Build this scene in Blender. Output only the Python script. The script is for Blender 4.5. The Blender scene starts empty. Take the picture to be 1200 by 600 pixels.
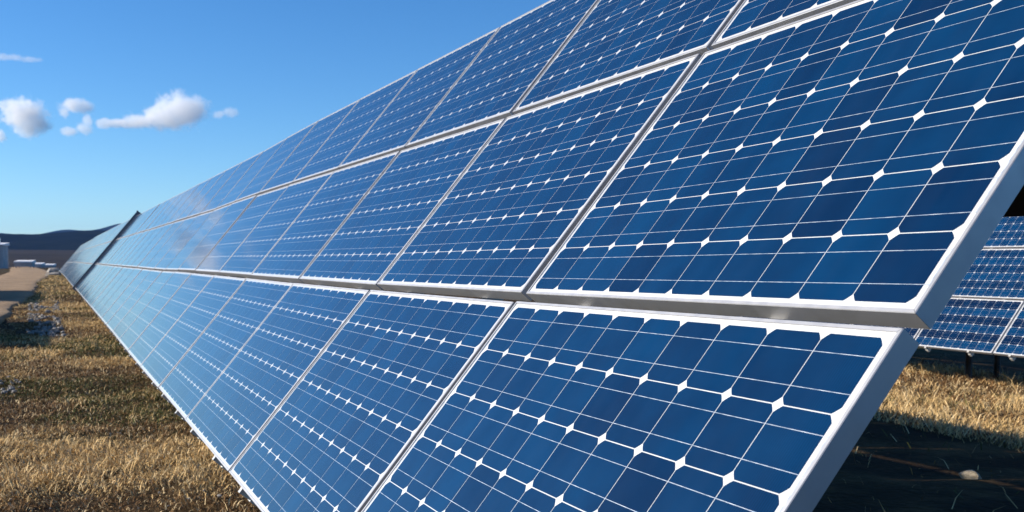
import bpy, math, random
import numpy as np
from mathutils import Matrix, Vector

random.seed(7)
rng = np.random.default_rng(11)
R = math.radians
scene = bpy.context.scene
COL = scene.collection

# ------------------------------------------------------------------ camera
cam_d = bpy.data.cameras.new('camera')
cam = bpy.data.objects.new('camera', cam_d)
COL.objects.link(cam)
CAM = Vector((1.0906, -0.5446, 0.7370))
FWD = Vector((-0.91591, 0.39405, -0.07641))
RIGHT = Vector((0.39521, 0.91859, 0.0))
UP = Vector((-0.07019, 0.03020, 0.99708))
cam.matrix_world = Matrix(((RIGHT.x, UP.x, -FWD.x, CAM.x), (RIGHT.y, UP.y, -FWD.y, CAM.y),
                           (RIGHT.z, UP.z, -FWD.z, CAM.z), (0, 0, 0, 1)))
cam_d.sensor_width = 36
cam_d.lens = 37.546
cam_d.shift_y = 0.0833
cam_d.clip_start = 0.05
cam_d.clip_end = 60000
cam_d.dof.use_dof = True
cam_d.dof.focus_distance = 2.3
cam_d.dof.aperture_fstop = 12.0
scene.camera = cam

# ------------------------------------------------------------------ light
SUN_EL, SUN_AZ = R(25.5), R(203.3)
world = bpy.data.worlds.new('World')
scene.world = world
world.use_nodes = True
wn = world.node_tree
sky = wn.nodes.new('ShaderNodeTexSky')
sky.sky_type = 'NISHITA'
sky.sun_disc = False
sky.sun_elevation = SUN_EL
sky.sun_rotation = SUN_AZ
sky.altitude = 1700
sky.air_density = 1.0
sky.dust_density = 0.9
sky.ozone_density = 3.0
grade = wn.nodes.new('ShaderNodeHueSaturation')
grade.inputs['Saturation'].default_value = 1.24
wn.links.new(sky.outputs[0], grade.inputs['Color'])
tint = wn.nodes.new('ShaderNodeMix')
tint.data_type = 'RGBA'
tint.blend_type = 'MULTIPLY'
tint.inputs[0].default_value = 1.0
tint.inputs[7].default_value = (0.79, 0.98, 1.11, 1)
wn.links.new(grade.outputs[0], tint.inputs[6])
wn.links.new(tint.outputs[2], wn.nodes['Background'].inputs[0])
wn.nodes['Background'].inputs[1].default_value = 0.086

sun_d = bpy.data.lights.new('sun', 'SUN')
sun_d.energy = 5.0
sun_d.angle = R(0.53)
sun_d.color = (1.0, 0.91, 0.78)
sun = bpy.data.objects.new('sun', sun_d)
COL.objects.link(sun)
SDIR = Vector((math.sin(SUN_AZ) * math.cos(SUN_EL), math.cos(SUN_AZ) * math.cos(SUN_EL), math.sin(SUN_EL)))
sun.rotation_euler = SDIR.to_track_quat('Z', 'Y').to_euler()
sun.location = SDIR * 30

vs = scene.view_settings
vs.view_transform = 'Standard'
vs.look = 'None'
vs.exposure = 0.75
vs.gamma = 1.0
scene.cycles.volume_bounces = 14
scene.cycles.volume_step_rate = 1.0
scene.cycles.volume_max_steps = 256
scene.cycles.max_bounces = 14


# ------------------------------------------------------------------ helpers
def tag(o, label=None, cat=None, group=None, kind=None):
    if label: o['label'] = label
    if cat: o['category'] = cat
    if group: o['group'] = group
    if kind: o['kind'] = kind
    return o


def obj(name, data, parent=None):
    o = bpy.data.objects.new(name, data)
    COL.objects.link(o)
    if parent is not None:
        o.parent = parent
    return o


def empty(name, mat=None):
    o = bpy.data.objects.new(name, None)
    o.empty_display_size = 0.1
    COL.objects.link(o)
    if mat is not None:
        o.matrix_world = mat
    return o


class MB:
    """collects faces, builds one mesh"""
    def __init__(self):
        self.v, self.f, self.m, self.t = [], [], [], []

    def face(self, pts, mi=0, tone=0.5):
        b = len(self.v)
        self.v += [tuple(p) for p in pts]
        self.f.append(tuple(range(b, b + len(pts))))
        self.m.append(mi)
        self.t.append(tone)

    def box(self, a, b, mi=0, M=None):
        x0, y0, z0 = a
        x1, y1, z1 = b
        P = [Vector(p) for p in ((x0, y0, z0), (x1, y0, z0), (x1, y1, z0), (x0, y1, z0),
                                 (x0, y0, z1), (x1, y0, z1), (x1, y1, z1), (x0, y1, z1))]
        if M is not None:
            P = [M @ p for p in P]
        k = len(self.v)
        self.v += [tuple(p) for p in P]
        for q in ((0, 3, 2, 1), (4, 5, 6, 7), (0, 1, 5, 4), (1, 2, 6, 5), (2, 3, 7, 6), (3, 0, 4, 7)):
            self.f.append(tuple(k + i for i in q))
            self.m.append(mi)
            self.t.append(0.5)

    def tube(self, a, b, r0, r1, n=10, mi=0):
        a, b = Vector(a), Vector(b)
        d = (b - a).normalized()
        s = d.orthogonal().normalized()
        t = d.cross(s)
        k = len(self.v)
        for p, r in ((a, r0), (b, r1)):
            for i in range(n):
                w = 2 * math.pi * i / n
                self.v.append(tuple(p + (s * math.cos(w) + t * math.sin(w)) * r))
        for i in range(n):
            j = (i + 1) % n
            self.f.append((k + i, k + j, k + n + j, k + n + i)); self.m.append(mi); self.t.append(0.5)
        self.f.append(tuple(k + n + i for i in range(n))); self.m.append(mi); self.t.append(0.5)
        self.f.append(tuple(k + n - 1 - i for i in range(n))); self.m.append(mi); self.t.append(0.5)

    def mesh(self, name, mats, tone=False):
        me = bpy.data.meshes.new(name)
        me.from_pydata(self.v, [], self.f)
        for m in (mats if isinstance(mats, (list, tuple)) else [mats]):
            me.materials.append(m)
        me.polygons.foreach_set('material_index', self.m)
        if tone:
            a = me.attributes.new('tone', 'FLOAT', 'FACE')
            a.data.foreach_set('value', self.t)
        me.update()
        return me


def vnoise(x, y, scale, seed, octaves=1):
    """smooth value noise, numpy"""
    x, y = np.asarray(x, float), np.asarray(y, float)
    out = np.zeros(np.broadcast(x, y).shape)
    amp, tot = 1.0, 0.0
    for o in range(octaves):
        g = np.random.default_rng(seed + o * 17).random((128, 128))
        u, v = x / scale + o * 7.31, y / scale + o * 3.77
        i, j = np.floor(u).astype(int), np.floor(v).astype(int)
        a, b = u - i, v - j
        a, b = a * a * (3 - 2 * a), b * b * (3 - 2 * b)
        i0, i1, j0, j1 = i % 128, (i + 1) % 128, j % 128, (j + 1) % 128
        out += amp * (g[i0, j0] * (1 - a) * (1 - b) + g[i1, j0] * a * (1 - b) + g[i0, j1] * (1 - a) * b + g[i1, j1] * a * b)
        tot += amp
        amp *= 0.5
        scale *= 0.5
    return out / tot


def sstep(x, a, b):
    t = np.clip((np.asarray(x, float) - a) / (b - a), 0, 1)
    return t * t * (3 - 2 * t)


# ------------------------------------------------------------------ materials
def mat(name):
    m = bpy.data.materials.new(name)
    m.use_nodes = True
    return m, m.node_tree, m.node_tree.nodes['Principled BSDF']


def ramp(nt, stops, fac):
    r = nt.nodes.new('ShaderNodeValToRGB')
    e = r.color_ramp.elements
    while len(e) < len(stops):
        e.new(0.5)
    for k, (p, c) in enumerate(stops):
        e[k].position = p
        e[k].color = (*c, 1)
    nt.links.new(fac, r.inputs[0])
    return r.outputs[0]


def noise(nt, scale, detail=3, coord='Object', rough=0.5):
    tc = nt.nodes.new('ShaderNodeTexCoord')
    n = nt.nodes.new('ShaderNodeTexNoise')
    n.inputs['Scale'].default_value = scale
    n.inputs['Detail'].default_value = detail
    n.inputs['Roughness'].default_value = rough
    nt.links.new(tc.outputs[coord], n.inputs['Vector'])
    return n.outputs[0]


def bump(nt, b, h, strength, dist):
    k = nt.nodes.new('ShaderNodeBump')
    k.inputs['Strength'].default_value = strength
    k.inputs['Distance'].default_value = dist
    nt.links.new(h, k.inputs['Height'])
    nt.links.new(k.outputs[0], b.inputs['Normal'])


def math_node(nt, op, a, b):
    n = nt.nodes.new('ShaderNodeMath')
    n.operation = op
    for i, s in enumerate((a, b)):
        if isinstance(s, (int, float)):
            n.inputs[i].default_value = s
        else:
            nt.links.new(s, n.inputs[i])
    return n.outputs[0]


def glassy(b, rough=0.07):
    b.inputs['Coat Weight'].default_value = 1.0
    b.inputs['Coat Roughness'].default_value = rough
    b.inputs['Coat IOR'].default_value = 1.36


def dusty(nt, col, amount):
    """a thin uneven film of dust with rain streaks down the glass"""
    ge = nt.nodes.new('ShaderNodeNewGeometry')
    mp = nt.nodes.new('ShaderNodeMapping')
    mp.inputs['Scale'].default_value = (9.0, 0.9, 0.9)
    nt.links.new(ge.outputs['Position'], mp.inputs['Vector'])
    n = nt.nodes.new('ShaderNodeTexNoise')
    n.inputs['Scale'].default_value = 2.2
    n.inputs['Detail'].default_value = 6
    n.inputs['Roughness'].default_value = 0.62
    nt.links.new(mp.outputs[0], n.inputs['Vector'])
    f = ramp(nt, [(0.35, (0, 0, 0)), (0.75, (1, 1, 1))], n.outputs[0])
    mx = nt.nodes.new('ShaderNodeMix')
    mx.data_type = 'RGBA'
    nt.links.new(math_node(nt, 'MULTIPLY', f, amount), mx.inputs[0])
    nt.links.new(col, mx.inputs[6])
    mx.inputs[7].default_value = (0.34, 0.32, 0.28, 1)
    return mx.outputs[2]


# silicon cell under the front glass
M_CELL, nt, b = mat('silicon_cell')
at = nt.nodes.new('ShaderNodeAttribute')
at.attribute_name = 'tone'
ge = nt.nodes.new('ShaderNodeNewGeometry')
nzn = nt.nodes.new('ShaderNodeTexNoise')
nzn.inputs['Scale'].default_value = 10.0
nzn.inputs['Detail'].default_value = 3
nt.links.new(ge.outputs['Position'], nzn.inputs['Vector'])
v = math_node(nt, 'ADD', at.outputs['Fac'], math_node(nt, 'MULTIPLY', math_node(nt, 'SUBTRACT', nzn.outputs[0], 0.5), 0.38))
# the hair-thin silver fingers across each cell
tcx = nt.nodes.new('ShaderNodeTexCoord')
wv = nt.nodes.new('ShaderNodeTexWave')
wv.inputs['Scale'].default_value = 1 / 0.0025 / 20 * 2 * math.pi / 2
wv.inputs['Distortion'].default_value = 0.0
nt.links.new(tcx.outputs['Object'], wv.inputs['Vector'])
v = math_node(nt, 'ADD', v, math_node(nt, 'MULTIPLY', math_node(nt, 'SUBTRACT', wv.outputs['Fac'], 0.5), 0.16))
c = ramp(nt, [(0.0, (0.0002, 0.0045, 0.021)), (0.35, (0.0, 0.0125, 0.046)), (0.65, (0.0, 0.026, 0.082)), (1.0, (0.0, 0.045, 0.13))], v)
c = dusty(nt, c, 0.008)
nt.links.new(c, b.inputs['Base Color'])
b.inputs['Roughness'].default_value = 0.42
b.inputs['Specular IOR Level'].default_value = 0.04
glassy(b)

M_BACK, nt, b = mat('white_backsheet')
c = ramp(nt, [(0.3, (0.50, 0.515, 0.53)), (0.7, (0.58, 0.59, 0.60))], noise(nt, 12, 3))
c = dusty(nt, c, 0.25)
nt.links.new(c, b.inputs['Base Color'])
b.inputs['Roughness'].default_value = 0.6
glassy(b)

M_BUS, nt, b = mat('tinned_ribbon')
c = ramp(nt, [(0.3, (0.22, 0.28, 0.36)), (0.7, (0.56, 0.61, 0.68))], noise(nt, 60, 1))
nt.links.new(c, b.inputs['Base Color'])
b.inputs['Roughness'].default_value = 0.5
b.inputs['Metallic'].default_value = 0.25
glassy(b)

M_ALU, nt, b = mat('anodised_aluminium')
c = ramp(nt, [(0.25, (0.40, 0.40, 0.41)), (0.75, (0.48, 0.48, 0.49))], noise(nt, 7, 5, rough=0.65))
nt.links.new(c, b.inputs['Base Color'])
b.inputs['Metallic'].default_value = 0.65
r = ramp(nt, [(0.3, (0.42,) * 3), (0.7, (0.52,) * 3)], noise(nt, 25, 4))
nt.links.new(r, b.inputs['Roughness'])

M_GALV, nt, b = mat('galvanised_steel')
c = ramp(nt, [(0.3, (0.40, 0.40, 0.39)), (0.7, (0.62, 0.62, 0.60))], noise(nt, 14, 5))
nt.links.new(c, b.inputs['Base Color'])
b.inputs['Metallic'].default_value = 0.4
b.inputs['Roughness'].default_value = 0.5

M_DARK, nt, b = mat('shade_dark_steel')  # near-black colour carries the shade under the modules on beams and posts
c = ramp(nt, [(0.3, (0.016, 0.016, 0.018)), (0.7, (0.03, 0.03, 0.032))], noise(nt, 9, 4))
nt.links.new(c, b.inputs['Base Color'])
b.inputs['Roughness'].default_value = 0.7

M_STRIP, nt, b = mat('slate_grey_strip')
c = ramp(nt, [(0.3, (0.08, 0.11, 0.14)), (0.7, (0.12, 0.15, 0.18))], noise(nt, 3, 4))
nt.links.new(c, b.inputs['Base Color'])
b.inputs['Roughness'].default_value = 0.6


def vcol_mat(name, rough=0.8, attr='tint'):
    m, nt, b = mat(name)
    a = nt.nodes.new('ShaderNodeAttribute')
    a.attribute_name = attr
    nt.links.new(a.outputs['Color'], b.inputs['Base Color'])
    b.inputs['Roughness'].default_value = rough
    b.inputs['Specular IOR Level'].default_value = 0.2
    return m


M_GRASS = vcol_mat('dry_grass')

M_SOIL, nt, b = mat('turf_soil')
n1 = noise(nt, 1.3, 6, rough=0.6)
c1 = ramp(nt, [(0.35, (0.014, 0.008, 0.004)), (0.5, (0.036, 0.021, 0.008)), (0.62, (0.085, 0.052, 0.021))], n1)
n2 = noise(nt, 0.35, 4)
mx = nt.nodes.new('ShaderNodeMix')
mx.data_type = 'RGBA'
gr = ramp(nt, [(0.50, (0, 0, 0)), (0.66, (1, 1, 1))], n2)
nt.links.new(gr, mx.inputs[0])
nt.links.new(c1, mx.inputs[6])
mx.inputs[7].default_value = (0.03, 0.032, 0.009, 1)
# beyond the pasture the land turns to brown scrub
geo = nt.nodes.new('ShaderNodeNewGeometry')
ln = nt.nodes.new('ShaderNodeVectorMath')
ln.operation = 'LENGTH'
nt.links.new(geo.outputs['Position'], ln.inputs[0])
far = nt.nodes.new('ShaderNodeMapRange')
far.inputs[1].default_value = 185
far.inputs[2].default_value = 230
nt.links.new(ln.outputs['Value'], far.inputs[0])
n3 = noise(nt, 0.012, 5, rough=0.65)
c3 = ramp(nt, [(0.36, (0.008, 0.006, 0.004)), (0.5, (0.017, 0.011, 0.008)), (0.64, (0.028, 0.020, 0.013)), (0.70, (0.05, 0.046, 0.028))], n3)
mx2 = nt.nodes.new('ShaderNodeMix')
mx2.data_type = 'RGBA'
nt.links.new(far.outputs[0], mx2.inputs[0])
nt.links.new(mx.outputs[2], mx2.inputs[6])
nt.links.new(c3, mx2.inputs[7])
nt.links.new(mx2.outputs[2], b.inputs['Base Color'])
b.inputs['Roughness'].default_value = 0.95
b.inputs['Specular IOR Level'].default_value = 0.1
bump(nt, b, noise(nt, 18, 5), 0.9, 0.04)

M_ROAD, nt, b = mat('packed_dirt')
c = ramp(nt, [(0.35, (0.17, 0.105, 0.052)), (0.5, (0.25, 0.16, 0.082)), (0.65, (0.32, 0.21, 0.112))], noise(nt, 0.9, 7, rough=0.65))
nt.links.new(c, b.inputs['Base Color'])
b.inputs['Roughness'].default_value = 0.95
bump(nt, b, noise(nt, 20, 5), 0.8, 0.03)

M_STONE, nt, b = mat('pale_stone')
c = ramp(nt, [(0.3, (0.15, 0.135, 0.12)), (0.7, (0.34, 0.315, 0.28))], noise(nt, 20, 5))
nt.links.new(c, b.inputs['Base Color'])
b.inputs['Roughness'].default_value = 0.9
bump(nt, b, noise(nt, 60, 4), 0.6, 0.01)

M_TAN, nt, b = mat('tan_stone')
c = ramp(nt, [(0.3, (0.38, 0.30, 0.19)), (0.7, (0.60, 0.50, 0.35))], noise(nt, 8, 5))
nt.links.new(c, b.inputs['Base Color'])
b.inputs['Roughness'].default_value = 0.9
bump(nt, b, noise(nt, 25, 4), 0.8, 0.02)

M_FOREST, nt, b = mat('distant_forest')
c = ramp(nt, [(0.35, (0.002, 0.004, 0.005)), (0.65, (0.012, 0.015, 0.012))], noise(nt, 0.006, 8, rough=0.7))
nt.links.new(c, b.inputs['Base Color'])
b.inputs['Roughness'].default_value = 1.0
b.inputs['Specular IOR Level'].default_value = 0.0

M_WALLP, nt, b = mat('grey_render')
c = ramp(nt, [(0.3, (0.33, 0.33, 0.33)), (0.7, (0.44, 0.44, 0.44))], noise(nt, 2, 5))
nt.links.new(c, b.inputs['Base Color'])
b.inputs['Roughness'].default_value = 0.85

M_WHITE, nt, b = mat('white_paint')
c = ramp(nt, [(0.3, (0.70, 0.71, 0.72)), (0.7, (0.82, 0.82, 0.82))], noise(nt, 3, 5))
nt.links.new(c, b.inputs['Base Color'])
b.inputs['Roughness'].default_value = 0.6

# ------------------------------------------------------------------ terrain
GZ = -0.50


def ground_z(x, y):
    x, y = np.asarray(x, float), np.asarray(y, float)
    r = np.hypot(x, y)
    z = GZ - 0.042 * np.clip(y - 1.5, 0, 9.5)
    near = 1 - sstep(r, 60, 160)
    z = z + near * ((vnoise(x, y, 2.6, 3, 3) - 0.5) * 0.10 + (vnoise(x, y, 0.5, 5, 2) - 0.5) * 0.05)
    z = z - sstep(r, 172, 330) * 7.0 + sstep(r, 330, 2400) * 27.0 + sstep(r, 200, 500) * (vnoise(x, y, 160, 9, 3) - 0.5) * 3.0
    return z


def set_tint(me, cols):
    a = me.attributes.new('tint', 'FLOAT_COLOR', 'POINT')
    a.data.foreach_set('color', np.ascontiguousarray(cols, dtype=np.float32).ravel())


def np_mesh(name, verts, loops, sizes, material, smooth=False):
    me = bpy.data.meshes.new(name)
    me.vertices.add(len(verts))
    me.vertices.foreach_set('co', np.ascontiguousarray(verts, dtype=np.float32).ravel())
    me.loops.add(len(loops))
    me.loops.foreach_set('vertex_index', np.ascontiguousarray(loops, dtype=np.int32))
    starts = np.concatenate([[0], np.cumsum(sizes)[:-1]]).astype(np.int32)
    me.polygons.add(len(sizes))
    me.polygons.foreach_set('loop_start', starts)
    if smooth:
        me.polygons.foreach_set('use_smooth', np.ones(len(sizes), dtype=bool))
    me.materials.append(material)
    me.update(calc_edges=True)
    me.validate()
    return me


def polar_sheet(name, rs, na, zf, material):
    th = np.linspace(0, 2 * np.pi, na, endpoint=False)
    X = np.outer(rs, np.cos(th)) + CAM.x
    Y = np.outer(rs, np.sin(th)) + CAM.y
    Z = zf(X, Y)
    V = np.stack([X, Y, Z], -1).reshape(-1, 3)
    nr = len(rs)
    i, j = np.meshgrid(np.arange(nr - 1), np.arange(na), indexing='ij')
    j2 = (j + 1) % na
    q = np.stack([i * na + j, (i + 1) * na + j, (i + 1) * na + j2, i * na + j2], -1).reshape(-1, 4)
    return V, q, np_mesh(name, V, q.ravel(), np.full(len(q), 4), material, True)


rs = np.concatenate([[0.02], np.geomspace(0.4, 3000, 300)])
_, _, me = polar_sheet('ground', rs, 600, ground_z, M_SOIL)
tag(obj('ground', me), kind='structure')

# forested hills on the skyline
def hills_z(X, Y, base_r, h0, seed, rough):
    r = np.hypot(X - CAM.x, Y - CAM.y)
    th = np.arctan2(Y - CAM.y, -(X - CAM.x))
    crest = h0(th)
    up = np.exp(-((r - base_r) / (base_r * 0.20)) ** 2)
    n = (vnoise(X, Y, 700, seed, 5) - 0.5) * rough * 2 + (vnoise(X, Y, 45, seed + 3, 2) - 0.5) * rough * 0.25
    return -10 + (crest + 10) * up + n * up


rs = np.linspace(2300, 5200, 90)
front = lambda th: 72 + 4 * np.sin(th * 17 + 1.0) + 5 * np.sin(th * 41) - 3 * np.sin(th * 73 + 2)
_, _, me = polar_sheet('hills', rs, 1400, lambda X, Y: hills_z(X, Y, 3600, front, 21, 13.0), M_FOREST)
tag(obj('wooded_hills', me), kind='structure')
rs = np.linspace(5300, 10500, 60)
back = lambda th: 172 + 66 * sstep(th, 0.02, 0.06) + 12 * np.sin(th * 55 + .4) + 10 * np.sin(th * 120)
_, _, me = polar_sheet('far_hills', rs, 1400, lambda X, Y: hills_z(X, Y, 7800, back, 33, 14.0), M_FOREST)
tag(obj('far_hills', me), kind='structure')

# ------------------------------------------------------------------ dirt road on the left
ys_edge = lambda x: -1.15 + 0.40 * sstep(-x, 58, 82) - 0.30 * sstep(x, -45, -20) + (vnoise(x, x * 0 + 3.3, 2.2, 41, 3) - 0.5) * 0.50 - 1.9 * sstep(-x, 100, 190)
xs = np.linspace(-10, -186, 420)
rows = []
for x in xs:
    ye = float(ys_edge(np.array(x)))
    ys_ = np.array([ye + 0.02, ye, ye - 0.10, ye - 0.35, ye - 0.9, ye - 1.8, ye - 3.0, ye - 4.2])
    gz = float(GZ) + np.array([-0.12, 0.035, 0.075, 0.085, 0.09, 0.10, 0.09, -0.12])
    gz = gz + (vnoise(np.full(8, x), ys_, 1.7, 47, 3) - 0.5) * 0.05
    rows.append(np.stack([np.full(8, x), ys_, gz], -1))
V = np.array(rows).reshape(-1, 3)
i, j = np.meshgrid(np.arange(len(xs) - 1), np.arange(7), indexing='ij')
q = np.stack([i * 8 + j, i * 8 + j + 1, (i + 1) * 8 + j + 1, (i + 1) * 8 + j], -1).reshape(-1, 4)
me = np_mesh('dirt_road', V, q.ravel(), np.full(len(q), 4), M_ROAD, True)
tag(obj('dirt_road', me), kind='structure')

# ------------------------------------------------------------------ solar panels
TILT = R(50.667)
PW, PH = 1.316, 0.8095
GU, GV = 0.024, 0.0324
PITCH_U, PITCH_V = PW + GU, PH + GV
CELL, NCX, NCY = 0.1260, 10, 6
CGX, CGY = 0.0018, 0.0019
MX = (PW - NCX * CELL - (NCX - 1) * CGX) / 2
CELLY = 0.1275
MY = (PH - NCY * CELLY - (NCY - 1) * CGY) / 2
FR_D, LIP = 0.036, 0.0075
Z_BACK, Z_CELL, Z_BUS = -0.0022, -0.00195, -0.0018


def cell_outline():
    h, rad = CELL / 2, 0.0810
    e = math.sqrt(rad * rad - h * h)
    pts = []
    for a0 in range(4):
        s = a0 * math.pi / 2
        w0, w1 = math.atan2(e, h), math.atan2(h, e)
        for t in (0, 1 / 3, 2 / 3, 1):
            w = s + w0 + (w1 - w0) * t
            pts.append((rad * math.cos(w), rad * math.sin(w) * CELLY / CELL))
    return pts


OUT = cell_outline()


def cell_centre(i, j):
    return (MX + CELL / 2 + i * (CELL + CGX), MY + CELLY / 2 + j * (CELLY + CGY))


def tone_pick():
    k = random.random()
    if k < 0.13:
        return random.uniform(0.28, 0.38)
    return min(0.7, max(0.3, random.gauss(0.49, 0.05)))


# eight cells of slightly different blue, shared by every panel whose cells one can tell apart
CELL_VARIANTS = []
for t in (0.32, 0.37, 0.42, 0.45, 0.48, 0.51, 0.54, 0.58):
    mb = MB()
    mb.face([(x, y, 0) for x, y in OUT], 0, t)
    CELL_VARIANTS.append(mb.mesh('cell', M_CELL, True))


def frame_into(mb, mi=0):
    # mitred aluminium section: front lip, outer wall, inner return
    def ring(i0, z0, i1, z1):
        A = [(i0, i0), (PW - i0, i0), (PW - i0, PH - i0), (i0, PH - i0)]
        B = [(i1, i1), (PW - i1, i1), (PW - i1, PH - i1), (i1, PH - i1)]
        g = 0.0004                                  # hairline mitre joint at each corner
        D = [(g, 0), (0, g), (-g, 0), (0, -g)]
        for k in range(4):
            l = (k + 1) % 4
            d = D[k]
            mb.face([(A[k][0] + d[0], A[k][1] + d[1], z0), (A[l][0] - d[0], A[l][1] - d[1], z0),
                     (B[l][0] - d[0], B[l][1] - d[1], z1), (B[k][0] + d[0], B[k][1] + d[1], z1)], mi)
    ring(0.0, -0.0012, 0.0012, 0.0)             # eased outer arris
    ring(0.0012, 0.0, LIP - 0.0005, 0.0)        # lip
    ring(LIP - 0.0005, 0.0, LIP, -0.0045)       # inner edge
    ring(0.0, -FR_D, 0.0, -0.0012)              # outer wall
    ring(0.022, -FR_D, 0.0, -FR_D)              # bottom flange
    ring(0.022, -FR_D + 0.002, 0.022, -FR_D)


def back_into(mb, mi=0):
    e = LIP - 0.002
    mb.face([(e, e, Z_BACK), (PW - e, e, Z_BACK), (PW - e, PH - e, Z_BACK), (e, PH - e, Z_BACK)], mi)
    mb.face([(e, e, Z_BACK - 0.005), (e, PH - e, Z_BACK - 0.005), (PW - e, PH - e, Z_BACK - 0.005), (PW - e, e, Z_BACK - 0.005)], mi)


def bus_into(mb, mi=0, hw=0.0005):
    for j in range(NCY):
        yc = cell_centre(0, j)[1]
        for s in (-0.031, 0.031):
            y = yc + s
            mb.face([(MX - 0.009, y - hw, Z_BUS), (PW - MX + 0.009, y - hw, Z_BUS),
                     (PW - MX + 0.009, y + hw, Z_BUS), (MX - 0.009, y + hw, Z_BUS)], mi)
    # collector ribbons at the two ends, pairs of rows joined
    for j in range(0, NCY, 2):
        for x, jj in ((MX - 0.0115, j), (PW - MX + 0.0085, j - 1)):
            y0 = cell_centre(0, max(jj, 0))[1] - 0.033
            y1 = cell_centre(0, min(jj + 1, NCY - 1))[1] + 0.033
            mb.face([(x, y0, Z_BUS), (x + 0.003, y0, Z_BUS), (x + 0.003, y1, Z_BUS), (x, y1, Z_BUS)], mi)


def cells_into(mb, mi=0, banded=0.0):
    for j in range(NCY):
        for i in range(NCX):
            cx, cy = cell_centre(i, j)
            t = tone_pick()
            if banded:
                t = (0.66 if j % 2 == 0 else 0.66 - banded) + random.uniform(-0.09, 0.09)
            mb.face([(cx + x, cy + y, Z_CELL) for x, y in OUT], mi, t)


mb = MB(); frame_into(mb); ME_FRAME = mb.mesh('frame', M_ALU)
mb = MB(); back_into(mb); ME_BACK = mb.mesh('backsheet', M_BACK)
mb = MB(); bus_into(mb); ME_BUS = mb.mesh('busbar_ribbons', M_BUS)
mb = MB(); bus_into(mb, 0, 0.00025); ME_BUS_FINE = mb.mesh('busbar_ribbons', M_BUS)
ME_CELLS = []
for k in range(4):
    mb = MB(); cells_into(mb); ME_CELLS.append(mb.mesh('cells', M_CELL, True))
ME_CELLS_BAND = []
for k, bd in enumerate((0.42, 0.20, 0.12)):
    mb = MB(); cells_into(mb, 0, bd); ME_CELLS_BAND.append(mb.mesh('cells', M_CELL, True))
ME_WHOLE = []
for k in range(3):
    mb = MB(); frame_into(mb, 0); back_into(mb, 1); bus_into(mb, 2); cells_into(mb, 3)
    ME_WHOLE.append(mb.mesh('solar_panel', [M_ALU, M_BACK, M_BUS, M_CELL], True))


def table_matrix(origin, yaw=0.0, slope=0.0):
    """frame of a table: x along the row, y up the slope of the glass, z out of the glass"""
    return Matrix.Translation(origin) @ Matrix.Rotation(yaw, 4, 'Z') @ Matrix.Rotation(slope, 4, 'Y') @ Matrix.Rotation(TILT, 4, 'X')


ROW_N = (0.0, -0.0095, -0.0134)
ROW_S = (0.0, -0.0118, -0.0171)


def sag(k):
    """the first table is not dead straight: its face wanders a couple of centimetres"""
    k = min(k, 8.0)
    return 0.001835 * (k - 3) ** 2 - 0.0005077 * (k - 3) ** 3


ORD = ['first', 'second', 'third', 'fourth', 'fifth', 'sixth', 'seventh', 'eighth', 'ninth', 'tenth', 'eleventh', 'twelfth',
       'thirteenth', 'fourteenth', 'fifteenth', 'sixteenth', 'seventeenth', 'eighteenth', 'nineteenth', 'twentieth', 'twenty-first', 'twenty-second']
ROWS = ('bottom', 'middle', 'top')


def panel_matrix(TM, col, row, warp, jit=1.0):
    """col counts from the right-hand end of the table"""
    n0, n1 = (sag(col), sag(col + 1)) if warp else (0, 0)
    sl = (n0 - n1) / PITCH_U
    x = -(col + 1) * PITCH_U + GU + ROW_S[row] + random.uniform(-.0015, .0015) * jit
    y = row * PITCH_V + random.uniform(-.0015, .0015) * jit
    z = n1 + ROW_N[row] + random.uniform(-.002, .002) * jit
    return (TM @ Matrix.Translation((x, y, z)) @ Matrix.Rotation(-sl + random.uniform(-.0016, .0016) * jit, 4, 'Y')
            @ Matrix.Rotation(random.uniform(-.003, .003) * jit, 4, 'X') @ Matrix.Rotation(random.uniform(-.0008, .0008) * jit, 4, 'Z'))


def panel(M, label, group, single_cells, banded=None):
    e = empty('solar_panel', M)
    tag(e, label, 'solar panel', group)
    obj('frame', ME_FRAME, e)
    obj('backsheet', ME_BACK, e)
    tag(obj('busbar_ribbons', ME_BUS if banded is None else ME_BUS_FINE, e), kind='stuff')
    if single_cells:
        for j in range(NCY):
            for i in range(NCX):
                k = random.random()
                me = CELL_VARIANTS[0 if k < .06 else 1 if k < .14 else random.randint(2, 7)]
                c = obj('cell', me, e)
                cx, cy = cell_centre(i, j)
                c.location = (cx, cy, Z_CELL)
    else:
        me = ME_CELLS_BAND[banded] if banded is not None else random.choice(ME_CELLS)
        tag(obj('cells', me, e), kind='stuff')
    return e


# rails, beams and posts under a table
NOFF = -FR_D
RAIL_T, RAIL_W = 0.042, 0.040
H_TAB = 3 * PH + 2 * GV
mb = MB(); mb.box((-RAIL_W / 2, -0.022, -RAIL_T), (RAIL_W / 2, H_TAB + 0.02, -0.0015)); ME_RAIL = mb.mesh('rail', M_GALV)
mb = MB()
mb.box((-0.013, -0.019, -0.02), (0.013, -0.004, 0.030))
mb.box((-0.016, -0.0040, 0.0282), (0.016, 0.009, 0.0312))
ME_CLIP = mb.mesh('end_clip', M_GALV)


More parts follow.
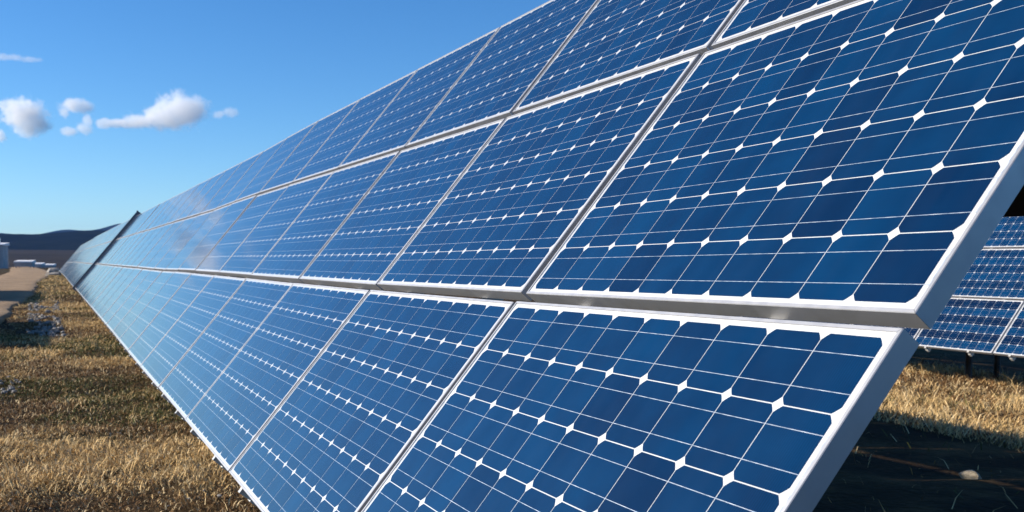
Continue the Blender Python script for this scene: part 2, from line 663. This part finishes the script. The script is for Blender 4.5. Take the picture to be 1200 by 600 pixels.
def rack(TM, ncol, label, gz_fn, warp=False, detail=True):
    e = empty('mounting_rack', TM)
    tag(e, label, 'mounting rack', 'racks carrying the panel tables')
    L = ncol * PITCH_U
    for k in range(ncol):
        for fr in (0.27, 0.80):
            u = -(k + fr) * PITCH_U
            n = (sag(k + fr) if warp else 0.0) + NOFF - 0.016
            r = obj('rail', ME_RAIL, e)
            r.location = (u, 0, n)
            if detail:
                c = obj('end_clip', ME_CLIP, r)
                c.location = (0, 0, 0.012)
    top = NOFF - 0.016 - RAIL_T - 0.026
    for v0, v1 in ((0.30, 0.42), (1.235, 1.43), (2.10, 2.22)):
        mb = MB()
        mb.box((-L + 0.02, v0, top - 0.11), (-0.035, v1, top))
        obj('beam', mb.mesh('beam', M_DARK), e)
    inv = TM.inverted()
    npst = max(2, int(L / 3.2))
    for k in range(npst):
        u = -1.9 - (L - 2.6) * k / (npst - 1)
        for v, nm in ((1.33, 'front_post'), (2.16, 'rear_post')):
            a = TM @ Vector((u, v, top - 0.06))
            g = Vector((a.x, a.y, gz_fn(a.x, a.y) - 0.1))
            mb = MB()
            mb.tube(inv @ g, inv @ a, 0.045, 0.045, 8)
            obj(nm, mb.mesh(nm, M_DARK), e)
    return e


gzf = lambda x, y: float(ground_z(x, y))

# --- the long table in front
T1 = table_matrix((0, 0, 0))
N1 = 22
for col in range(N1):
    for row in range(3):
        if col == 0:
            where = 'at the near right end'
        elif col == N1 - 1:
            where = 'at its far end'
        else:
            where = '%s from the right' % ORD[col]
        panel(panel_matrix(T1, col, row, True), 'blue solar panel, %s row of the long array, %s' % (ROWS[row], where),
              'panels of the long front array', col <= 3 or (col == 4 and row == 2))
rack(T1, N1, 'metal rack with dark beams carrying the long front array', gzf, True)

# dark strip that closes the far end of the long table
mb = MB()
u0 = -N1 * PITCH_U
mb.box((u0 - 0.12, -0.06, -0.10), (u0 - 0.05, H_TAB + 0.10, 0.035))
mb.box((u0 - 0.13, H_TAB + 0.102, -0.10), (u0 - 0.04, H_TAB + 0.13, 0.045))
o = obj('end_strip', mb.mesh('end_strip', M_STRIP))
o.matrix_world = T1
tag(o, 'dark slate strip running up the far end of the long array', 'trim strip')

# --- the tables that carry the row on into the distance
ux = u0 - 0.35
for t, (nc, dz, sl) in enumerate(((22, -0.02, 0.0), (22, -0.05, -0.002), (9, -0.20, -0.012))):
    TM = table_matrix((ux, 0, dz), 0.0, sl)
    for col in range(nc):
        for row in range(3):
            o = obj('solar_panel', random.choice(ME_WHOLE))
            o.matrix_world = panel_matrix(TM, col, row, False)
            tag(o, ('pale solar panel in the array section just beyond the dark strip', 'tiny pale solar panel in the second array section beyond the dark strip',
                    'tiny pale solar panel in the farthest array section')[t], 'solar panel',
                ('panels just beyond the dark strip', 'panels of the second section beyond the strip', 'panels of the farthest section')[t])
    rack(TM, nc, ('metal rack under the array section just beyond the dark strip', 'metal rack under the second array section beyond the dark strip',
                  'metal rack under the farthest array section')[t], gzf, False, False)
    ux -= nc * PITCH_U + 0.35

# --- the row behind, seen past the near end
A_COL = 4
TR = table_matrix((-8.483 + A_COL * PITCH_U, 9.912, -0.394))
for col in range(9):
    for row in range(3):
        d = col - A_COL
        if d == 0: where = 'beside the front frame edge'
        elif d < 0: where = '%s to the right' % ORD[-d - 1]
        else: where = '%s to the left' % ORD[d - 1]
        panel(panel_matrix(TR, col, row, False, 0.6), 'panel in the %s row of the rear array, %s' % (ROWS[row], where),
              'panels of the rear array', False, row)
rack(TR, 9, 'metal rack carrying the rear array on the right', gzf)

# --- the next row in front stands left of the frame; its shadow falls on the road
for t, (xr, nc) in enumerate(((-33.2, 8), (-17.0, 5))):
    TM = table_matrix((xr, -7.05 + 0.30 * t, 0.02))
    e = empty('neighbour_array', TM)
    tag(e, ('array of the next row whose shadow crosses the far road', 'array of the next row whose shadow falls on the near road edge')[t], 'solar array', 'arrays of the next row')
    for col in range(nc):
        for row in range(3):
            o = obj('panel', random.choice(ME_WHOLE), e)
            o.matrix_local = TM.inverted() @ panel_matrix(TM, col, row, False)
    rack(TM, nc, ('metal rack under the array shading the far road', 'metal rack under the array shading the near road edge')[t], gzf, False, False)

# masts beside that row
for t, (x, y, h) in enumerate(((-44.2, -4.7, 3.15), (-32.6, -4.7, 2.9))):
    e = empty('lightning_mast', Matrix.Translation((x, y, gzf(x, y) - 0.05)))
    tag(e, ('slim grey mast casting the farther streak of shadow', 'slim grey mast casting the nearer streak of shadow')[t], 'mast', 'masts of the next row')
    mb = MB(); mb.tube((0, 0, 0), (0, 0, h), 0.06, 0.045); obj('pole', mb.mesh('pole', M_GALV), e)
    mb = MB(); mb.box((-0.15, -0.15, 0), (0.15, 0.15, 0.09)); obj('base', mb.mesh('base', M_WALLP), e)
    mb = MB(); mb.tube((0, 0, h), (0, 0, h + 0.35), 0.012, 0.006, 6); obj('rod', mb.mesh('rod', M_GALV), e)

# ------------------------------------------------------------------ small buildings at the end of the road
def hut(name, label, cat, x, y, w, d, h, roof_t, over, wall_m, roof_m, legs=False):
    z = gzf(x, y) - 0.05
    e = empty(name, Matrix.Translation((x, y, z)) @ Matrix.Rotation(R(-14), 4, 'Z'))
    tag(e, label, cat)
    mb = MB()
    mb.box((-d / 2, -w / 2, 0.32 * h if legs else 0), (d / 2, w / 2, h)); obj('wall', mb.mesh('wall', wall_m), e)
    mb = MB()
    A = [(-d / 2 - over, -w / 2 - over, h + 0.002), (d / 2 + over, -w / 2 - over, h + 0.002), (d / 2 + over, w / 2 + over, h + 0.002), (-d / 2 - over, w / 2 + over, h + 0.002)]
    up = 0.10 * d
    B = [(p[0], p[1], p[2] + roof_t + (up if p[0] < 0 else 0)) for p in A]
    mb.face(A[::-1]); mb.face(B)
    for k in range(4):
        l = (k + 1) % 4
        mb.face([A[k], A[l], B[l], B[k]])
    obj('roof', mb.mesh('roof', roof_m), e)
    if legs:
        for sx in (-1, 1):
            for sy in (-1, 1):
                mb = MB()
                mb.box((sx * d * .45 - .06, sy * w * .42 - .06, 0), (sx * d * .45 + .06, sy * w * .42 + .06, 0.32 * h - 0.001))
                obj('leg', mb.mesh('leg', wall_m), e)
    return e


XH = -164.0
e = hut('transformer_kiosk', 'tall grey transformer kiosk with white roof at the end of the road', 'kiosk', XH + 2, -7.35, 2.2, 2.4, 3.2, 0.16, 0.18, M_WALLP, M_WHITE)
mb = MB(); mb.box((1.205, -0.6, 0.1), (1.24, 0.5, 2.4)); obj('door', mb.mesh('door', M_STRIP), e)
mb = MB(); mb.tube((0.3, 0.5, 3.3), (0.3, 0.5, 4.25), 0.09, 0.06, 8); mb.tube((0.3, 0.5, 4.0), (0.3, 0.5, 4.12), 0.14, 0.14, 8); obj('vent_pipe', mb.mesh('vent_pipe', M_WHITE), e)
hut('inverter_housing', 'largest low inverter box with white sloping roof beside the kiosk', 'inverter box', XH, -3.95, 2.25, 1.8, 0.82, 0.2, 0.08, M_WALLP, M_WHITE, True)
hut('inverter_housing', 'middle low white-roofed inverter box, right of the largest', 'inverter box', XH - 8, -2.25, 1.25, 1.6, 0.5, 0.16, 0.07, M_WALLP, M_WHITE, True)
hut('inverter_housing', 'smallest low white-roofed inverter box, nearest the array', 'inverter box', XH - 12, -0.75, 1.3, 1.5, 0.36, 0.14, 0.06, M_WALLP, M_WHITE, True)

# ------------------------------------------------------------------ stones
def stone_mesh(seed, flat=0.6):
    r_ = np.random.default_rng(seed)
    P, F = [], []
    nu, nv = 9, 5
    P.append((0, 0, flat))
    for a in range(1, nv):
        ph = math.pi * a / nv
        for b_ in range(nu):
            w = 2 * math.pi * b_ / nu
            k = 1 + r_.uniform(-.22, .22)
            P.append((math.sin(ph) * math.cos(w) * k, math.sin(ph) * math.sin(w) * k * .8, math.cos(ph) * flat * k))
    P.append((0, 0, -flat))
    for b_ in range(nu):
        F.append((0, 1 + b_, 1 + (b_ + 1) % nu))
        for a in range(nv - 2):
            p0, p1 = 1 + a * nu + b_, 1 + a * nu + (b_ + 1) % nu
            F.append((p0, p0 + nu, p1 + nu, p1))
        F.append((len(P) - 1, 1 + (nv - 2) * nu + (b_ + 1) % nu, 1 + (nv - 2) * nu + b_))
    return P, F


def stone(name, label, x, y, s, seed, flat=0.55, rz=0.0, m=M_STONE):
    P, F = stone_mesh(seed, flat)
    me = bpy.data.meshes.new(name)
    me.from_pydata(P, [], F)
    me.materials.append(m)
    o = obj(name, me)
    o.location = (x, y, gzf(x, y) + s * flat * 0.45)
    o.scale = (s, s, s)
    o.rotation_euler = (0, 0, rz)
    tag(o, label, 'rock')
    return o


stone('boulder', 'upper of two pale boulders at the end of the road edge', -104, -0.35, 0.85, 1, 0.40)
stone('boulder', 'lower flat pale boulder beside the road edge', -84, -0.35, 0.72, 2, 0.32)
stone('rock', 'pale sunlit rock lying in the shade behind the front array', -3.84, 4.70, 0.068, 3, 0.55, 0.6, M_TAN)
stone('pebble', 'small white pebble on the grass near the lower left', -7.3, -0.35, 0.022, 5)

# gravel patches: countless small stones
PV, PF, off = [], [], 0
SH = [stone_mesh(100 + k, 0.6) for k in range(6)]
def gravel(n, xr, yr, smin, smax, keep):
    global off
    for _ in range(n):
        x, y = random.uniform(*xr), random.uniform(*yr)
        if not keep(x, y):
            continue
        P, F = SH[random.randrange(6)]
        s = random.uniform(smin, smax) * (1.6 if random.random() < .08 else 1)
        a = random.uniform(0, 6.28)
        ca, sa = math.cos(a) * s, math.sin(a) * s
        z = gzf(x, y) + 0.35 * s + 0.01
        PV.extend((x + px * ca - py * sa, y + px * sa + py * ca, z + pz * s) for px, py, pz in P)
        PF.extend(tuple(off + i for i in f) for f in F)
        off += len(P)

gravel(900, (-33.5, -16.5), (-1.25, -0.40), 0.012, 0.045, lambda x, y: float(vnoise(x * .25, y, .32, 61, 2)) > 0.47 and y > -1.15 + (x + 33) * 0.012)
gravel(170, (-11.8, -9.7), (-1.6, -0.86), 0.010, 0.026, lambda x, y: float(vnoise(x, y, .25, 63, 2)) > 0.42)
gravel(60, (-7.2, -4.2), (-0.8, 0.25), 0.004, 0.009, lambda x, y: True)
me = bpy.data.meshes.new('gravel')
me.from_pydata(PV, [], PF)
me.materials.append(M_STONE)
tag(obj('gravel', me), 'scattered pale gravel beside the road and in the grass', 'gravel', kind='stuff')


# ------------------------------------------------------------------ grass
def grass(name, label, n, xr, yr, dens, hmin, hmax, wid, seed, road=True):
    """countless blades; dens(x, y) in 0..1 thins them, patches decide height and colour"""
    g = np.random.default_rng(seed)
    x = g.uniform(*xr, n)
    y = g.uniform(*yr, n)
    keep = g.random(n) < dens(x, y)
    if road:
        keep &= (y > ys_edge(x) - 0.03 * g.random(n)) | (x > -9.5)
        bald = (vnoise(x * .25, y, .32, 61, 2) > 0.50) & (x > -33) & (x < -17) & (y < -0.4)
        keep &= ~bald | (g.random(n) < 0.15)
    x, y = x[keep], y[keep]
    n = len(x)
    patch = vnoise(x * 0.8, y, 1.1, 71, 3)
    clump = vnoise(x, y, 0.22, 73, 2)
    green = vnoise(x, y * 1.2, 1.7, 77, 2)
    tall = np.clip(0.25 + 1.5 * (patch - 0.35) + 1.1 * (clump - 0.5), 0.08, 1.3)
    h = (hmin + (hmax - hmin) * tall) * np.exp(g.normal(-0.1, 0.42, n))
    # matted: the blades lean over, neighbours the same way
    lean_dir = vnoise(x, y, 0.28, 79, 2) * 16.0 + g.normal(0, 1.5, n)
    lean = np.clip(g.normal(1.08, 0.30, n), 0.1, 1.5)
    dx, dy = np.cos(lean_dir), np.sin(lean_dir)
    z0 = ground_z(x, y) - 0.004 + g.random(n) * 0.02 * tall
    w = wid * g.uniform(0.6, 1.4, n) * (1 + 0.05 * np.hypot(x - CAM.x, y - CAM.y))
    fa = g.uniform(0, np.pi, n)
    sx, sy = np.cos(fa) * w / 2, np.sin(fa) * w / 2
    m = 0.5
    r1 = h * m * np.sin(lean * 0.6)
    z1 = z0 + h * m * np.cos(lean * 0.6)
    r2 = r1 + h * (1 - m) * np.sin(np.minimum(lean * 1.35, 1.75))
    z2 = z1 + h * (1 - m) * np.cos(np.minimum(lean * 1.35, 1.75))
    V = np.empty((n, 5, 3), np.float32)
    V[:, 0] = np.stack([x - sx, y - sy, z0], -1)
    V[:, 1] = np.stack([x + sx, y + sy, z0], -1)
    V[:, 2] = np.stack([x + dx * r1 + sx * .8, y + dy * r1 + sy * .8, z1], -1)
    V[:, 3] = np.stack([x + dx * r1 - sx * .8, y + dy * r1 - sy * .8, z1], -1)
    V[:, 4] = np.stack([x + dx * r2, y + dy * r2, z2], -1)
    base = np.arange(n)[:, None] * 5
    L = (base + np.array([0, 1, 2, 3, 3, 2, 4])[None]).ravel()
    S = np.tile(np.array([4, 3]), n)
    straw = np.array([0.66, 0.45, 0.20])
    pale = np.array([0.76, 0.58, 0.32])
    brown = np.array([0.21, 0.115, 0.045])
    gre = np.array([0.085, 0.095, 0.022])
    a = g.random(n)
    pg = np.clip((green - 0.54) * 3.5, 0, 0.55)[:, None]
    pb = np.clip((0.56 - patch) * 4.0, 0.05, 0.8)
    c = np.where((a < pb)[:, None], brown, np.where((a > 0.82)[:, None], pale, straw))
    c = np.where((g.random(n)[:, None] < pg), gre, c) * g.uniform(0.65, 1.25, (n, 1))
    C4 = np.ones((n, 5, 4), np.float32)
    C4[:, :, :3] = c[:, None, :]
    me = np_mesh(name, V.reshape(-1, 3), L, S, M_GRASS)
    set_tint(me, C4.reshape(-1, 4))
    tag(obj(name, me), label, 'grass', kind='stuff')


def wedge(x, y):
    # denser where the land is open between road and array
    return np.where((y > -1.2 + x * 0.02) & (y < 1.2), 1.0, 0.22)


grass('dry_grass', 'matted golden dry grass between road and long array', 280000, (-12.5, -3.2), (-3.2, 2.2), wedge, 0.02, 0.066, 0.0034, 201)
grass('dry_grass', 'dry grass strip running along the foot of the array', 310000, (-32, -12.5), (-3.2, 2.0), wedge, 0.02, 0.07, 0.0044, 202)
grass('dry_grass', 'far dry grass verge towards the end of the array', 110000, (-100, -32), (-2.6, 1.6), wedge, 0.03, 0.12, 0.0055, 203)
grass('dry_grass', 'sunlit dry grass between front array and rear array', 200000, (-19, 0.5), (2.6, 11.6), lambda x, y: np.where(y > 6.1, 1.0, 0.02), 0.04, 0.17, 0.0042, 204, False)  # shaded side thinned almost bare so dark soil deepens the front array's shadow


# ------------------------------------------------------------------ clouds
CLOUD_YAW = math.atan2(0.91859, 0.39521)


def cloud(label, centre, blobs, dens, seed):
    """blobs: (x, y, z, half width, half height) in metres round the centre; a soft union of ellipsoids eaten away by noise"""
    c0 = Vector(centre)
    m = bpy.data.materials.new('cloud_vapour')
    m.use_nodes = True
    nt = m.node_tree
    nt.nodes.clear()
    out = nt.nodes.new('ShaderNodeOutputMaterial')
    pv = nt.nodes.new('ShaderNodeVolumePrincipled')
    nt.links.new(pv.outputs[0], out.inputs['Volume'])
    tc = nt.nodes.new('ShaderNodeTexCoord')
    tot = None
    lo, hi = Vector((1e9,) * 3), Vector((-1e9,) * 3)
    for bx, by, bz, sx, sz in blobs:
        p = Vector((bx, by, bz))
        sy = 0.5 * (sx + sz)
        for d in range(3):
            e = (sx, sy, sz)[d] * 1.25
            lo[d] = min(lo[d], p[d] - e)
            hi[d] = max(hi[d], p[d] + e)
        mp = nt.nodes.new('ShaderNodeVectorMath'); mp.operation = 'SUBTRACT'
        nt.links.new(tc.outputs['Object'], mp.inputs[0]); mp.inputs[1].default_value = p
        sc_ = nt.nodes.new('ShaderNodeVectorMath'); sc_.operation = 'DIVIDE'
        nt.links.new(mp.outputs[0], sc_.inputs[0]); sc_.inputs[1].default_value = (sx, sy, sz)
        ln_ = nt.nodes.new('ShaderNodeVectorMath'); ln_.operation = 'LENGTH'
        nt.links.new(sc_.outputs[0], ln_.inputs[0])
        f = math_node(nt, 'SUBTRACT', 1.0, ln_.outputs['Value'])
        tot = f if tot is None else math_node(nt, 'SMOOTH_MAX', tot, f)
        if tot is not f:
            tot.node.inputs[2].default_value = 0.15
    nz = nt.nodes.new('ShaderNodeTexNoise')
    nz.inputs['Scale'].default_value = 1 / 42.0
    nz.inputs['Detail'].default_value = 8
    nz.inputs['Roughness'].default_value = 0.64
    nz.noise_dimensions = '4D'
    nz.inputs['W'].default_value = seed * 3.7
    nt.links.new(tc.outputs['Object'], nz.inputs['Vector'])
    v = math_node(nt, 'ADD', tot, math_node(nt, 'MULTIPLY', math_node(nt, 'SUBTRACT', nz.outputs[0], 0.50), 2.1))
    mr = nt.nodes.new('ShaderNodeMapRange')
    mr.interpolation_type = 'SMOOTHSTEP'
    mr.inputs[1].default_value = 0.0
    mr.inputs[2].default_value = 0.55
    mr.inputs[4].default_value = dens
    nt.links.new(v, mr.inputs[0])
    nt.links.new(mr.outputs[0], pv.inputs['Density'])
    pv.inputs['Color'].default_value = (0.995, 0.995, 1.0, 1)
    pv.inputs['Anisotropy'].default_value = 0.1
    mb = MB()
    mb.box(lo, hi)
    o = obj('cloud', mb.mesh('cloud', m))
    o.matrix_world = Matrix.Translation(c0) @ Matrix.Rotation(CLOUD_YAW, 4, 'Z')
    tag(o, label, 'cloud', 'small fair-weather clouds')


cloud('white puffy cloud at the left edge of the sky', (-6884, -111, 819), [(-11, 2, 22, 142, 103), (14, -4, -57, 97, 63), (-90, 5, 72, 74, 46), (88, -3, -37, 74, 51)], 0.016, 1)
cloud('small white cloud scrap cut by the left picture border', (-6044, -227, 621), [(0, 0, 0, 40, 40)], 0.020, 2)
cloud('small ragged cloud above two wisps, right of the puffy one', (-5138, 110, 664), [(-9, 1, 11, 60, 39), (48, 1, 7, 48, 35), (-39, -1, -19, 30, 30)], 0.020, 3)
cloud('two faint wisps below the small ragged cloud', (-5992, 159, 680), [(-54, -2, -22, 61, 30), (16, -1, -9, 56, 35), (38, 2, 31, 30, 40)], 0.014, 4)
cloud('largest white cloud with a tail pointing left', (-4149, 352, 519), [(108, 2, 23, 100, 72), (45, 0, -2, 100, 50), (-30, -1, -15, 90, 32), (-108, -2, -24, 72, 22), (-167, -2, -24, 36, 22), (151, 3, 41, 54, 50)], 0.022, 5)
cloud('pair of tiny faint cloud shreds right of the largest cloud', (-4564, 672, 601), [(-23, 0, -4, 36, 24), (23, 0, 4, 40, 24)], 0.012, 6)
cloud('thin streak of cloud near the upper left corner', (-6703, -138, 1127), [(-62, 1, 7, 121, 22), (62, -1, -7, 99, 17)], 0.005, 7)

# ------------------------------------------------------------------ air
m = bpy.data.materials.new('haze')
m.use_nodes = True
nt = m.node_tree
nt.nodes.clear()
out = nt.nodes.new('ShaderNodeOutputMaterial')
pv = nt.nodes.new('ShaderNodeVolumePrincipled')
pv.inputs['Color'].default_value = (0.18, 0.42, 1.0, 1)
pv.inputs['Density'].default_value = 3.0e-5
nt.links.new(pv.outputs[0], out.inputs['Volume'])
mb = MB()
mb.box((-11500, -11500, -25), (11500, 11500, 340))
tag(obj('haze', mb.mesh('haze', m)), kind='stuff')
